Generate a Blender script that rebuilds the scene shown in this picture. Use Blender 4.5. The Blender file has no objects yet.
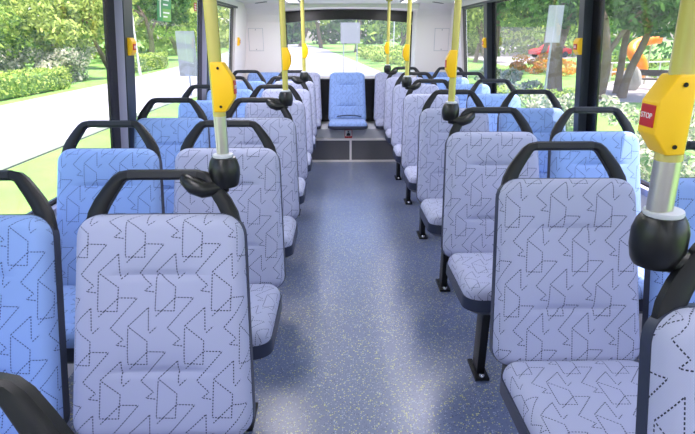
import bpy, bmesh, math, random
import numpy as np
from mathutils import Vector, Matrix
random.seed(7)
S = bpy.context.scene
C = S.collection

# ---------------------------------------------------------------- camera, sky, sun, exposure
cam = bpy.data.cameras.new('camera')
cam.sensor_width = 36; cam.lens = 500 / 695 * 36
cam.clip_start = 0.02; cam.clip_end = 1000
co = bpy.data.objects.new('camera', cam); C.objects.link(co)
co.location = (0, 0, 1.438)
co.rotation_euler = (math.pi/2 - 0.3472, 0, -0.0163)
S.camera = co

SUN_EL = math.radians(77); SUN_AZ = math.radians(72)      # azimuth measured from -Y towards +X
sd = Vector((math.sin(SUN_AZ)*math.cos(SUN_EL), -math.cos(SUN_AZ)*math.cos(SUN_EL), math.sin(SUN_EL)))
W = bpy.data.worlds.new('sky'); S.world = W; W.use_nodes = True
nt = W.node_tree; bg = nt.nodes['Background']
sky = nt.nodes.new('ShaderNodeTexSky'); sky.sky_type = 'NISHITA'; sky.sun_disc = False
sky.sun_elevation = SUN_EL; sky.sun_rotation = math.atan2(sd.x, sd.y); sky.air_density = 1.0; sky.dust_density = 2.0
tint = nt.nodes.new('ShaderNodeMix'); tint.data_type = 'RGBA'; tint.blend_type = 'MULTIPLY'; tint.inputs[0].default_value = 1; tint.inputs[7].default_value = (1.0, .96, .985, 1)
nt.links.new(sky.outputs[0], tint.inputs[6]); nt.links.new(tint.outputs[2], bg.inputs[0]); bg.inputs[1].default_value = 0.55
sun = bpy.data.lights.new('sun', 'SUN'); sun.energy = 10.0; sun.angle = math.radians(0.6); sun.color = (1, .94, .90)
so = bpy.data.objects.new('sun', sun); C.objects.link(so)
so.rotation_euler = sd.to_track_quat('Z', 'Y').to_euler()
LAMP = 4.5          # watts of each added ceiling fill strip
vs = S.view_settings
S.display_settings.display_device = 'sRGB'
vs.view_transform = 'Standard'; vs.look = 'None'; vs.gamma = 1; vs.use_curve_mapping = False
vs.exposure = 0.42

# ---------------------------------------------------------------- materials
def srgb(*c):
    return tuple(((v/255)/12.92 if v/255 <= .04045 else ((v/255+.055)/1.055)**2.4) for v in c) + (1,)
class NT:
    def __init__(s, name):
        s.m = bpy.data.materials.new(name); s.m.use_nodes = True
        s.n = s.m.node_tree.nodes; s.l = s.m.node_tree.links
        s.b = s.n['Principled BSDF']; s.out = s.n['Material Output']
    def node(s, t, **kw):
        n = s.n.new(t)
        for k, v in kw.items(): setattr(n, k, v)
        return n
    def math(s, op, a, b=None, c=None):
        n = s.node('ShaderNodeMath', operation=op)
        for i, v in enumerate((a, b, c)):
            if v is None: continue
            if isinstance(v, (int, float)): n.inputs[i].default_value = v
            else: s.l.new(v, n.inputs[i])
        return n.outputs[0]
    def vmath(s, op, a, b=None):
        n = s.node('ShaderNodeVectorMath', operation=op)
        for i, v in enumerate((a, b)):
            if v is None: continue
            if isinstance(v, (tuple, list, Vector)): n.inputs[i].default_value = v
            else: s.l.new(v, n.inputs[i])
        return n.outputs['Value'] if op in ('DOT_PRODUCT', 'LENGTH') else n.outputs[0]
    def mix(s, f, a, b):
        n = s.node('ShaderNodeMix', data_type='RGBA')
        for sock, v in ((n.inputs[0], f), (n.inputs[6], a), (n.inputs[7], b)):
            if isinstance(v, (int, float)): sock.default_value = v
            elif isinstance(v, tuple): sock.default_value = v
            else: s.l.new(v, sock)
        return n.outputs[2]
    def noise(s, scale, detail=2, coord='Object', rough=.5):
        tc = s.node('ShaderNodeTexCoord'); n = s.node('ShaderNodeTexNoise')
        n.inputs['Scale'].default_value = scale; n.inputs['Detail'].default_value = detail; n.inputs['Roughness'].default_value = rough
        s.l.new(tc.outputs[coord], n.inputs['Vector']); return n.outputs['Fac']
    def ramp(s, f, stops):
        n = s.node('ShaderNodeValToRGB'); e = n.color_ramp.elements
        while len(e) < len(stops): e.new(.5)
        for q, (p, c) in zip(e, stops): q.position = p; q.color = c
        s.l.new(f, n.inputs[0]); return n.outputs[0]
    def bump(s, h, strength, dist=.001):
        n = s.node('ShaderNodeBump'); n.inputs['Strength'].default_value = strength; n.inputs['Distance'].default_value = dist
        s.l.new(h, n.inputs['Height']); s.l.new(n.outputs[0], s.b.inputs['Normal'])
    def set(s, col=None, rough=None, metal=None, spec=None, coat=None, coatr=None):
        for k, v in (('Base Color', col), ('Roughness', rough), ('Metallic', metal), ('Specular IOR Level', spec), ('Coat Weight', coat), ('Coat Roughness', coatr)):
            if v is None: continue
            if isinstance(v, (int, float, tuple)): s.b.inputs[k].default_value = v
            else: s.l.new(v, s.b.inputs[k])
        return s.m

def plain(name, col, rough=.5, metal=0, spec=.5, var=.0, vscale=20, bump=0, bscale=200, coat=0):
    t = NT(name)
    if var:
        f = t.noise(vscale, 3)
        c = t.mix(f, tuple(x*(1-var) for x in col[:3])+(1,), tuple(min(1, x*(1+var)) for x in col[:3])+(1,))
    else: c = col
    if bump: t.bump(t.noise(bscale, 2), bump)
    return t.set(c, rough, metal, spec, coat, .1)

# stitched upholstery: a zigzag and pentagon motif in dashed lines on a slanted lattice
SEG = [(0,5,-5,148),(-5,148,65,150),(65,150,70,58),(70,58,0,0),(0,0,75,-72),(75,-72,75,20),(77,28,105,2),(-2,170,70,98),
       (70,98,137,100),(137,100,40,215),(40,215,87,258),(87,258,60,280),(60,280,95,285)]
def fabric(name, col, line, sheen):
    t = NT(name); U = 208.0
    uv = t.node('ShaderNodeUVMap', uv_map='UVMap'); oi = t.node('ShaderNodeObjectInfo')
    rnd = t.node('ShaderNodeCombineXYZ'); t.l.new(oi.outputs['Random'], rnd.inputs[0])
    t.l.new(t.math('MULTIPLY', oi.outputs['Random'], 7.31), rnd.inputs[1])
    p = t.vmath('MULTIPLY', uv.outputs[0], (1/.144, 1/.138, 0))
    p = t.vmath('ADD', p, rnd.outputs[0])
    # slanted coordinates: x' = x + y/2
    sh = t.node('ShaderNodeCombineXYZ')
    t.l.new(t.vmath('DOT_PRODUCT', p, (1, .5, 0)), sh.inputs[0]); t.l.new(t.vmath('DOT_PRODUCT', p, (0, 1, 0)), sh.inputs[1])
    q = sh.outputs[0]; acc = None; hw = .0021/.151/2*1.4
    for (x0, y0, x1, y1) in SEG:
        a = Vector((x0/U, -y0/U)); b = Vector((x1/U, -y1/U)); mid = (a+b)/2; d = b-a; L = d.length; d.normalize(); n = Vector((-d.y, d.x))
        ms = (mid.x+.5*mid.y, mid.y)
        fr = t.vmath('FRACTION', t.vmath('ADD', q, (.5-ms[0]+10, .5-ms[1]+10, 0)))
        # local x = sx - .5*sy after removing the .5 offsets
        def lin(v): return (v.x, v.y-.5*v.x, 0), -(.5*v.x + .5*(v.y-.5*v.x))
        g, g0 = lin(d); h, h0 = lin(n)
        tt = t.vmath('DOT_PRODUCT', fr, g); nn = t.vmath('DOT_PRODUCT', fr, h)
        m1 = t.math('COMPARE', tt, -g0, L/2); m2 = t.math('COMPARE', nn, -h0, hw)
        dash = t.math('LESS_THAN', t.math('FRACT', t.math('MULTIPLY', tt, 18.0)), .62)
        m = t.math('MULTIPLY', t.math('MULTIPLY', m1, m2), dash)
        acc = m if acc is None else t.math('MAXIMUM', acc, m)
    # fine weave
    wv = t.node('ShaderNodeTexChecker'); wv.inputs['Scale'].default_value = 420; t.l.new(uv.outputs[0], wv.inputs[0])
    c2 = tuple(x*.93 for x in col[:3])+(1,)
    base = t.mix(wv.outputs['Fac'], col, c2)
    c = t.mix(acc, base, line)
    t.bump(wv.outputs['Fac'], .15, .0006)
    t.b.inputs['Sheen Weight'].default_value = sheen; t.b.inputs['Sheen Roughness'].default_value = .5
    return t.set(c, .72, 0, .3)
GREYF = fabric('grey_fabric', srgb(168, 171, 197), srgb(26, 28, 46), .15)
BLUEF = fabric('blue_fabric', srgb(136, 164, 218), srgb(42, 58, 104), .15)

BLACK = plain('black_plastic', srgb(14, 15, 19), .45, spec=.35, bump=.25, bscale=900)
SHELL = plain('seat_shell_plastic', srgb(44, 50, 70), .45, bump=.1, bscale=600)
GRIP = NT('ribbed_grip'); wv = GRIP.node('ShaderNodeTexChecker'); wv.inputs['Scale'].default_value = 260
tc = GRIP.node('ShaderNodeTexCoord'); GRIP.l.new(tc.outputs['Object'], wv.inputs[0]); GRIP.bump(wv.outputs['Fac'], .8, .002)
GRIP = GRIP.set(srgb(26, 27, 32), .5)
CLAMP = plain('clamp_plastic', srgb(13, 14, 13), .34, bump=.1, bscale=400)
YPOLE = plain('yellow_pole_coating', srgb(192, 180, 92), .25, coat=.8, var=.05, vscale=3)
STEEL = plain('brushed_steel', srgb(200, 196, 186), .28, metal=.85, var=.05, vscale=40)
YBOX = plain('yellow_box_plastic', srgb(250, 196, 10), .45, var=.03, vscale=30)
RED = plain('red_button_plastic', srgb(190, 22, 30), .35)
DRED = plain('dark_red_mark', srgb(70, 12, 14), .5)
WHITEP = plain('white_print', srgb(240, 240, 240), .5)
COVE = plain('white_panel', srgb(242, 236, 236), .45, var=.02, vscale=4)
CEIL = plain('ceiling_panel', srgb(228, 226, 222), .5, var=.02, vscale=4)
GREYW = plain('grey_wall_vinyl', srgb(150, 152, 160), .5, var=.04, vscale=10)
LGREY = plain('fascia_grey', srgb(196, 198, 204), .45, var=.04, vscale=8)
DARKF = plain('black_window_frit', srgb(14, 15, 20), .25)
POST = plain('grey_window_post', srgb(176, 176, 204), .4)
POSTD = plain('dark_window_post', srgb(40, 48, 58), .4)
CARPET = plain('dark_carpet', srgb(104, 104, 110), .95, var=.35, vscale=160, bump=.6, bscale=300)
CHROME = plain('chrome', srgb(220, 220, 225), .15, metal=1)
GREEN = plain('green_sticker', srgb(36, 140, 80), .4)
LGREEN = plain('light_green_sticker', srgb(110, 170, 70), .4)

def glassmat(name, dust):
    t = NT(name); t.n.remove(t.b)
    tr = t.node('ShaderNodeBsdfTransparent'); tr.inputs[0].default_value = (.95, .94, .955, 1)
    gl = t.node('ShaderNodeBsdfGlossy'); gl.inputs['Roughness'].default_value = 0.02
    lw = t.node('ShaderNodeLayerWeight'); lw.inputs[0].default_value = .5
    fr = t.math('MULTIPLY_ADD', t.math('POWER', lw.outputs['Facing'], 5.0), .45, .025)
    ms = t.node('ShaderNodeMixShader'); t.l.new(fr, ms.inputs[0]); t.l.new(tr.outputs[0], ms.inputs[1]); t.l.new(gl.outputs[0], ms.inputs[2])
    du = t.node('ShaderNodeBsdfTranslucent'); du.inputs[0].default_value = (.9, .86, .88, 1)
    m2 = t.node('ShaderNodeMixShader'); m2.inputs[0].default_value = dust; t.l.new(ms.outputs[0], m2.inputs[1]); t.l.new(du.outputs[0], m2.inputs[2])
    t.l.new(m2.outputs[0], t.out.inputs[0]); return t.m
GLASS = glassmat('window_glass', .010); GLASSR = glassmat('dusty_rear_glass', .06)

def floormat():
    t = NT('speckled_vinyl')
    tc = t.node('ShaderNodeTexCoord')
    def flecks(scale, thr, seed):
        v = t.node('ShaderNodeTexVoronoi', voronoi_dimensions='2D'); v.inputs['Scale'].default_value = scale
        mp = t.node('ShaderNodeMapping'); mp.inputs['Location'].default_value = (seed, seed*.7, 0); t.l.new(tc.outputs['Object'], mp.inputs[0]); t.l.new(mp.outputs[0], v.inputs['Vector'])
        sp = t.node('ShaderNodeSeparateColor'); t.l.new(v.outputs['Color'], sp.inputs[0])
        sel = t.math('GREATER_THAN', sp.outputs[0], thr)
        siz = t.math('LESS_THAN', v.outputs['Distance'], t.math('MULTIPLY_ADD', sp.outputs[1], .22, .20))
        return t.math('MULTIPLY', sel, siz), sp.outputs[2]
    n = t.noise(2.2, 3)
    base = t.mix(n, srgb(72, 88, 130), srgb(86, 100, 144))
    n2 = t.noise(300, 2); base = t.mix(t.math('MULTIPLY', n2, .5), base, srgb(140, 152, 186))
    f1, r1 = flecks(120, .85, 0); f2, r2 = flecks(150, .86, 3.3); f3, r3 = flecks(140, .84, 7.7)
    c = t.mix(f1, base, srgb(222, 220, 110)); c = t.mix(f2, c, srgb(184, 192, 214)); c = t.mix(f3, c, srgb(40, 52, 96))
    t.bump(t.noise(160, 2), .25, .001)
    sc = t.noise(1.5, 2)
    r = t.node('ShaderNodeMapRange'); t.l.new(sc, r.inputs[0]); r.inputs[3].default_value = .27; r.inputs[4].default_value = .31
    return t.set(c, r.outputs[0], 0, 1.0, .9, .33)
FLOOR = floormat()

def leafmat(name, a, b, tr=.45):
    t = NT(name)
    g = t.node('ShaderNodeNewGeometry')
    col = t.ramp(g.outputs['Random Per Island'], [(0, a), (1, b)])
    t.set(col, .6, 0, .25)
    tl = t.node('ShaderNodeBsdfTranslucent'); t.l.new(col, tl.inputs[0])
    ms = t.node('ShaderNodeMixShader'); ms.inputs[0].default_value = tr
    t.l.new(t.b.outputs[0], ms.inputs[1]); t.l.new(tl.outputs[0], ms.inputs[2]); t.l.new(ms.outputs[0], t.out.inputs[0])
    return t.m
LEAF = leafmat('fresh_leaves', srgb(44, 92, 30), srgb(170, 196, 90))
LEAFY = leafmat('yellow_green_leaves', srgb(76, 118, 36), srgb(208, 220, 118))
LEAFD = leafmat('deep_green_leaves', srgb(40, 84, 40), srgb(110, 150, 80))
LEAFW = leafmat('pale_blossom_leaves', srgb(60, 112, 44), srgb(232, 222, 200))
LEAFO = leafmat('orange_flowers', srgb(150, 150, 60), srgb(240, 150, 60))
BARK = plain('bark', srgb(120, 100, 84), .9, var=.3, vscale=6, bump=.8, bscale=20)
GRASS = plain('grass', srgb(104, 146, 62), .9, var=.4, vscale=1.5, bump=.5, bscale=30)
ROAD = plain('pale_asphalt', srgb(150, 148, 152), .9, var=.06, vscale=2, bump=.2, bscale=60)
PATHM = plain('grey_path', srgb(150, 144, 144), .9, var=.08, vscale=3)
KERB = plain('kerb_concrete', srgb(190, 188, 182), .85, var=.05, vscale=5)

# ---------------------------------------------------------------- mesh helpers
def mesh_obj(name, verts, faces, mat, parent=None, smooth=False, uvs=None):
    me = bpy.data.meshes.new(name); me.from_pydata([tuple(v) for v in verts], [], faces)
    me.materials.append(mat)
    if uvs is not None:
        l = me.uv_layers.new(name='UVMap')
        for lp in me.loops: l.data[lp.index].uv = uvs[lp.vertex_index]
    if smooth:
        for p in me.polygons: p.use_smooth = True
    o = bpy.data.objects.new(name, me); C.objects.link(o); o.parent = parent
    return o
class MB:
    def __init__(s): s.v = []; s.f = []
    def add(s, v, f):
        k = len(s.v); s.v += [tuple(p) for p in v]; s.f += [[i+k for i in q] for q in f]; return s
    def box(s, x0, x1, y0, y1, z0, z1, M=None, b=0):
        if b:
            bm = bmesh.new(); bmesh.ops.create_cube(bm, size=1)
            for q in bm.verts: q.co = Vector(((x0+x1)/2+q.co.x*(x1-x0), (y0+y1)/2+q.co.y*(y1-y0), (z0+z1)/2+q.co.z*(z1-z0)))
            bmesh.ops.bevel(bm, geom=bm.edges[:], offset=b, segments=2, profile=.6, affect='EDGES')
            bm.verts.index_update()
            v = [q.co.copy() for q in bm.verts]; f = [[q.index for q in p.verts] for p in bm.faces]; bm.free()
        else:
            v = [Vector(p) for p in ((x0,y0,z0),(x1,y0,z0),(x1,y1,z0),(x0,y1,z0),(x0,y0,z1),(x1,y0,z1),(x1,y1,z1),(x0,y1,z1))]
            f = [(0,3,2,1),(4,5,6,7),(0,1,5,4),(1,2,6,5),(2,3,7,6),(3,0,4,7)]
        if M is not None: v = [M @ p for p in v]
        return s.add(v, f)
    def prism(s, pts, lo, hi, ax):        # pts in the other two axes, in order
        n = len(pts); v = []
        for h in (lo, hi):
            for (a, b) in pts:
                v.append({'x': (h, a, b), 'y': (a, h, b), 'z': (a, b, h)}[ax])
        f = [list(range(n))[::-1], [n+i for i in range(n)]] + [[i, (i+1) % n, n+(i+1) % n, n+i] for i in range(n)]
        return s.add(v, f)
    def tube(s, pts, rad, seg=10, cap=True, flat=None):
        pts = [Vector(p) for p in pts]; n = len(pts); rr = rad if isinstance(rad, (list, tuple)) else [rad]*n
        v = []; T0 = None; N = None
        for i, p in enumerate(pts):
            T = (pts[min(i+1, n-1)]-pts[max(i-1, 0)]).normalized()
            if N is None: N = T.orthogonal().normalized()
            else: N = (N - T*N.dot(T)).normalized()
            B = T.cross(N)
            for k in range(seg):
                a = 2*math.pi*k/seg; v.append(p + (N*math.cos(a)+B*math.sin(a))*rr[i])
        f = [[i*seg+k, i*seg+(k+1) % seg, (i+1)*seg+(k+1) % seg, (i+1)*seg+k] for i in range(n-1) for k in range(seg)]
        if cap: f += [list(range(seg))[::-1], [(n-1)*seg+k for k in range(seg)]]
        return s.add(v, f)
    def lathe(s, prof, c, seg=20, M=None):     # prof of (r, z)
        v = []
        for (r, z) in prof:
            for k in range(seg):
                a = 2*math.pi*k/seg; p = Vector((r*math.cos(a), r*math.sin(a), z))
                if M is not None: p = M @ p
                v.append(p + Vector(c))
        n = len(prof)
        f = [[i*seg+k, i*seg+(k+1) % seg, (i+1)*seg+(k+1) % seg, (i+1)*seg+k] for i in range(n-1) for k in range(seg)]
        f += [list(range(seg))[::-1], [(n-1)*seg+k for k in range(seg)]]
        return s.add(v, f)
    def build(s, name, mat, parent=None, smooth=False, kind=None):
        o = mesh_obj(name, s.v, s.f, mat, parent)
        bm = bmesh.new(); bm.from_mesh(o.data); bmesh.ops.recalc_face_normals(bm, faces=bm.faces); bm.to_mesh(o.data); bm.free()
        if smooth:
            for p in o.data.polygons: p.use_smooth = True
            try: o.data.set_sharp_from_angle(angle=math.radians(40))
            except Exception: pass
        if kind: o['kind'] = kind
        return o
def empty(name, loc=(0,0,0), rz=0):
    o = bpy.data.objects.new(name, None); C.objects.link(o); o.location = loc; o.rotation_euler.z = rz; o.empty_display_size = .1
    return o
def tag(o, label, cat, group=None, kind=None):
    o['label'] = label; o['category'] = cat
    if group: o['group'] = group
    if kind: o['kind'] = kind
    return o
def copy_tree(o, parent=None):
    c = o.copy(); C.objects.link(c); c.parent = parent
    for ch in list(o.children): copy_tree(ch, c)
    return c
def struct(b, name, mat, parent=None, smooth=False):
    return b.build(name, mat, parent, smooth, kind=None if parent else 'structure')
def text_mesh(name, body, size, M, mat, parent, thick=.0004):
    cu = bpy.data.curves.new(name, 'FONT'); cu.body = body; cu.size = size; cu.align_x = 'CENTER'; cu.align_y = 'CENTER'; cu.extrude = thick; cu.resolution_u = 3
    t = bpy.data.objects.new(name, cu); C.objects.link(t)
    dg = bpy.context.evaluated_depsgraph_get(); me = bpy.data.meshes.new_from_object(t.evaluated_get(dg))
    bpy.data.objects.remove(t); me.materials.clear(); me.materials.append(mat); me.transform(M)
    o = bpy.data.objects.new(name, me); C.objects.link(o); o.parent = parent
    return o

# ---------------------------------------------------------------- bus shell
CX = .127; XL = -1.19; XR = 1.44; GL = -1.23; GR = 1.48
LEAN = .1026; ZS = .74; ZT = 1.735; ZC = 1.80; YB = 6.60; YF = -2.6
struct(MB().box(XL-.06, XR+.06, YF, 6.95, -.12, 0), 'floor', FLOOR)
b = MB().box(XL-.06, XR+.06, YF, 7.02, ZC, ZC+.06)
struct(b, 'ceiling', CEIL)
struct(MB().box(XL-.10, XR+.10, YF-.1, 7.08, ZC+.0605, ZC+.45, b=.08), 'roof', COVE)
# floor-to-sill walls, header strips
for nm, x0, x1 in (('wall_left', XL-.07, XL), ('wall_right', XR, XR+.07)):
    sg = -1 if nm == 'wall_left' else 1; o0, o1 = sg*.0267, -sg*.0757     # the walls lean inwards above the sill
    b = MB().box(x0+o0, x1+o0, YF, 6.95, 0, ZS).box(x0+o1, x1+o1, YF, 6.95, ZT, ZC-.001)
    yend = 5.90 if nm == 'wall_left' else 6.05
    b.prism([(x0+o0, ZS), (x1+o0, ZS), (x1+o1, ZT), (x0+o1, ZT)], yend, 6.95, 'y')
    struct(b, nm, GREYW if False else COVE)
# outer skirt of the bus
for nm, x0, x1 in (('trim_1', XL-.13, XL-.099), ('trim_2', XR+.099, XR+.13)):
    struct(MB().box(x0, x1, YF, 7.0, -.62, ZS-.04), nm, LGREY)
# side windows: glass, black borders, posts between
def side_windows(sign, glassx, edges, k0):
    k = k0
    for (ya, yb) in edges:
        w = empty('window_%d' % k, (glassx-sign*.0244, (ya+yb)/2, (ZS+ZT)/2)); w.rotation_euler.y = -sign*LEAN; w['kind'] = 'structure'; k += 1
        hy = (yb-ya)/2; hz = (ZT-ZS)/2; t = .003
        MB().box(-t, t, -hy, hy, -hz, hz).build('glass', GLASS, w)
        f = MB(); e = .004; bw = .085 
        x0, x1 = (-sign*0.0, -sign*.012) if sign > 0 else (0, .012)
        x0, x1 = sorted((x0, x1)); x0 += 0; 
        if sign > 0: x0, x1 = -.014, -.0035
        else: x0, x1 = .0035, .014
        f.box(x0, x1, -hy, -hy+bw*.4, -hz, hz).box(x0, x1, hy-bw*1.3, hy, -hz, hz)
        f.box(x0, x1, -hy+bw*.4, hy-bw*1.3, hz-.02, hz).box(x0, x1, -hy+bw*.4, hy-bw*1.3, -hz, -hz+.03)
        f.build('frame', DARKF, w)
    return k
LP = [(1.08, 1.20), (2.81, 2.93), (4.575, 4.695)]
RP = [(1.15, 1.27), (2.97, 3.035), (4.91, 5.02)]
k = side_windows(-1, GL, [(-.6, LP[0][0]), (LP[0][1], LP[1][0]), (LP[1][1], LP[2][0]), (LP[2][1], 5.90)], 1)
k = side_windows(1, GR, [(-.6, RP[0][0]), (RP[0][1], RP[1][0]), (RP[1][1], RP[2][0]), (RP[2][1], 6.05)], k)
tn = 3
for sgn, gx, posts in ((-1, GL, LP), (1, GR, RP)):
    for (ya, yb) in posts + [(-.72, -.6)]:
        p = empty('trim_%d' % tn, (gx+sgn*.0267, (ya+yb)/2, ZS)); p.rotation_euler.y = -sgn*LEAN; p['kind'] = 'structure'; tn += 1
        h = (yb-ya)/2; xi = -sgn*.055
        x0, x1 = sorted((sgn*.03, xi)); MB().box(x0, x1, -h, h, 0, ZT-ZS, b=.004).build('post', POST if sgn < 0 else POSTD, p)
        x0, x1 = sorted((xi-sgn*.0002, xi-sgn*.006)); MB().box(x0, x1, -h, h, 0, ZT-ZS, b=.002).build('post_cover', POSTD, p)
# solid side panels ahead of the first windows
for nm, x0, x1 in (('wall_left_front', XL-.07, XL), ('wall_right_front', XR, XR+.07)):
    sg = -1 if x0 < 0 else 1; struct(MB().prism([(x0+sg*.0267, ZS), (x1+sg*.0267, ZS), (x1-sg*.0757, ZT), (x0-sg*.0757, ZT)], YF, -.72, 'y'), nm, COVE)
# top rails over the windows
for i, (x0, x1) in enumerate(((XL-.02, XL+.012), (XR-.012, XR+.02))):
    sg = (-1, 1)[i]; o0, o1 = sg*.0267, -sg*.0757
    struct(MB().box(x0+o1, x1+o1, -.72, 5.94, ZT-.012, ZT+.008, b=.003), 'trim_%d' % (tn+i), POSTD)
    struct(MB().box(x0+o0, x1+o0, YF, 6.2, ZS-.02, ZS+.012, b=.003), 'trim_%d' % (tn+4+i), POST)
# rear bulkhead: two white panels with a cove, recessed arched window
RX0, RX1 = CX-.83, CX+.83
def cove_panel(name, x0, x1):
    prof = [(YB, 0), (YB, 1.60), (YB-.03, 1.68), (YB-.09, 1.745), (YB-.22, ZC-.0005), (6.96, ZC-.0005), (6.96, 0)]
    return struct(MB().prism(prof, x0, x1, 'x'), name, COVE, smooth=False)
cove_panel('wall_rear_left', XL+.0005, RX0); cove_panel('wall_rear_right', RX1, XR-.0005)
# recess lining above the window, slightly arched
arch = []
n = 16
for i in range(n+1):
    x = RX0+.0005 + (RX1-RX0-.001)*i/n; u = (x-CX)/.83; arch.append((x, 1.765-.03*u*u))
pts = arch + [(RX1-.0005, ZC-.001), (RX0+.0005, ZC-.001)]
struct(MB().prism(pts, 6.45, 6.96, 'y'), 'trim_20', COVE)
w = empty('window_rear', (CX, 6.97, 1.3)); w['kind'] = 'structure'
MB().box(-.9, .9, .002, .008, -.36, .50).build('glass', GLASSR, w)
up = [((RX0+.0005)-CX+(RX1-RX0-.001)*i/n) for i in range(n+1)]
pts = [(x, 1.64-.045*(x/.83)**2-1.3) for x in up] + [(x, .499) for x in up[::-1]]
MB().prism(pts, -.012, .0015, 'y').build('arched_top_band', DARKF, w)
MB().box(-.83, -.80, -.012, .0015, -.36, .28).box(.80, .83, -.012, .0015, -.36, .28).build('side_border', DARKF, w)
# ledge, black backing behind the rear seats
struct(MB().box(RX0+.0005, RX1-.0005, 6.66, 6.99, .87, .955, b=.006), 'window_sill', COVE)
struct(MB().box(XL+.001, XR-.001, 6.52, 6.585, .2, .93, b=.004), 'wall_rear_lower', DARKF)
struct(MB().box(RX0+.01, RX1-.01, 6.585, 6.99, .1, .869), 'wall_rear', LGREY)
# bench plinth
b = MB().box(XL+.001, XR-.001, 5.95, 6.51, .29, .40)
struct(b, 'trim_30', LGREY)
b = MB().box(XL+.001, XR-.001, 5.935, 5.97, .262, .289, b=.003).box(CX+.115-.12, CX+.14-.12, 5.94, 5.97, .02, .262).box(XL+.001, XR-.001, 5.935, 5.97, .0005, .022, b=.003)
struct(b, 'trim_31', COVE)
struct(MB().box(XL+.001, CX-.006, 5.955, 6.4, .023, .261).box(CX+.022, XR-.001, 5.955, 6.4, .023, .261), 'wall_bench_front', CARPET)
# front end of the bus behind the camera: dash wall and windscreen
b = MB().box(XL-.06, XR+.06, YF-.06, YF-.001, -.1, .75).box(XL-.06, XL+.1, YF-.06, YF-.001, .751, ZC).box(XR-.1, XR+.06, YF-.06, YF-.001, .751, ZC)
struct(b, 'wall_front', COVE)
w = empty('window_front', (CX, YF-.03, 1.27)); w['kind'] = 'structure'
MB().box(-1.17, 1.17, -.004, .004, -.518, .528).build('glass', GLASS, w)
# raised hatches in the rear panels
def hatch(x0, x1, z0, z1, label):
    h = empty('access_hatch', ((x0+x1)/2, YB, (z0+z1)/2)); tag(h, label, 'panel', 'square hatches in the white rear panels')
    a, c = (x1-x0)/2, (z1-z0)/2
    MB().box(-a, a, -.004, -.0005, -c, c, b=.0015).build('seam', LGREY, h)
    MB().box(-a+.006, a-.006, -.007, -.0042, -c+.006, c-.006, b=.001).build('door', COVE, h)
    for z in (-c+.02, c-.02): MB().lathe([(.006, -.002), (.006, .002)], (0, -.0085, z), 10, Matrix.Rotation(math.pi/2, 3, 'X')).build('screw', GREYW, h)
hatch(-1.118, -.936, 1.262, 1.531, 'square white hatch with thin seam in left rear panel')
hatch(2*CX+.936, 2*CX+1.118, 1.262, 1.531, 'square white hatch with thin seam in right rear panel')
# slots in the ceiling
def slot(x, y, ang, label):
    v = empty('ceiling_vent', (x, y, ZC), ang); tag(v, label, 'vent', 'slots in the rear ceiling')
    MB().box(-.15, .15, -.016, .016, -.006, -.0003, b=.002).build('slot', DARKF, v)
slot(-.885, 6.20, -1.05, 'thin dark ceiling slot above the left rear panel')
slot(2*CX+.885, 6.20, 1.05, 'thin dark ceiling slot above the right rear panel')
FILLM = plain('fill_diffuser', srgb(240, 240, 240), .5); FILLM.node_tree.nodes['Principled BSDF'].inputs['Emission Color'].default_value = (.97, .95, 1, 1); FILLM.node_tree.nodes['Principled BSDF'].inputs['Emission Strength'].default_value = 1.5  # glowing face of the added fill strips
# strips added to brighten the cabin, overhead and out of view
for x, nm in ((CX-.62, 'left'), (CX+.62, 'right')):
    for y0 in (-1.9, -.2, 1.5, 3.2, 4.7):
        L = empty('ceiling_fill_light', (x, y0+.7, ZC)); tag(L, 'long white added fill light strip in the ceiling over the %s seats, %s' % (nm, {-1.9: 'frontmost', -.2: 'second from the front', 1.5: 'middle', 3.2: 'fourth from the front', 4.7: 'rearmost'}[y0]), 'fill light', 'added ceiling fill strips')
        MB().box(-.07, .07, -.62, .62, -.012, -.0005, b=.003).build('housing', GREYW, L)
        MB().box(-.055, .055, -.60, .60, -.016, -.0121, b=.001).build('diffuser', FILLM, L)
        la = bpy.data.lights.new('strip', 'AREA'); la.shape = 'RECTANGLE'; la.size = .11; la.size_y = 1.2; la.energy = LAMP*(1.25 if nm == 'left' else .6)*(2.2 if y0 > 3 else 1); la.color = (.97, .92, 1)
        lo = bpy.data.objects.new('strip', la); C.objects.link(lo); lo.parent = L; lo.location = (0, 0, -.02)

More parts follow.
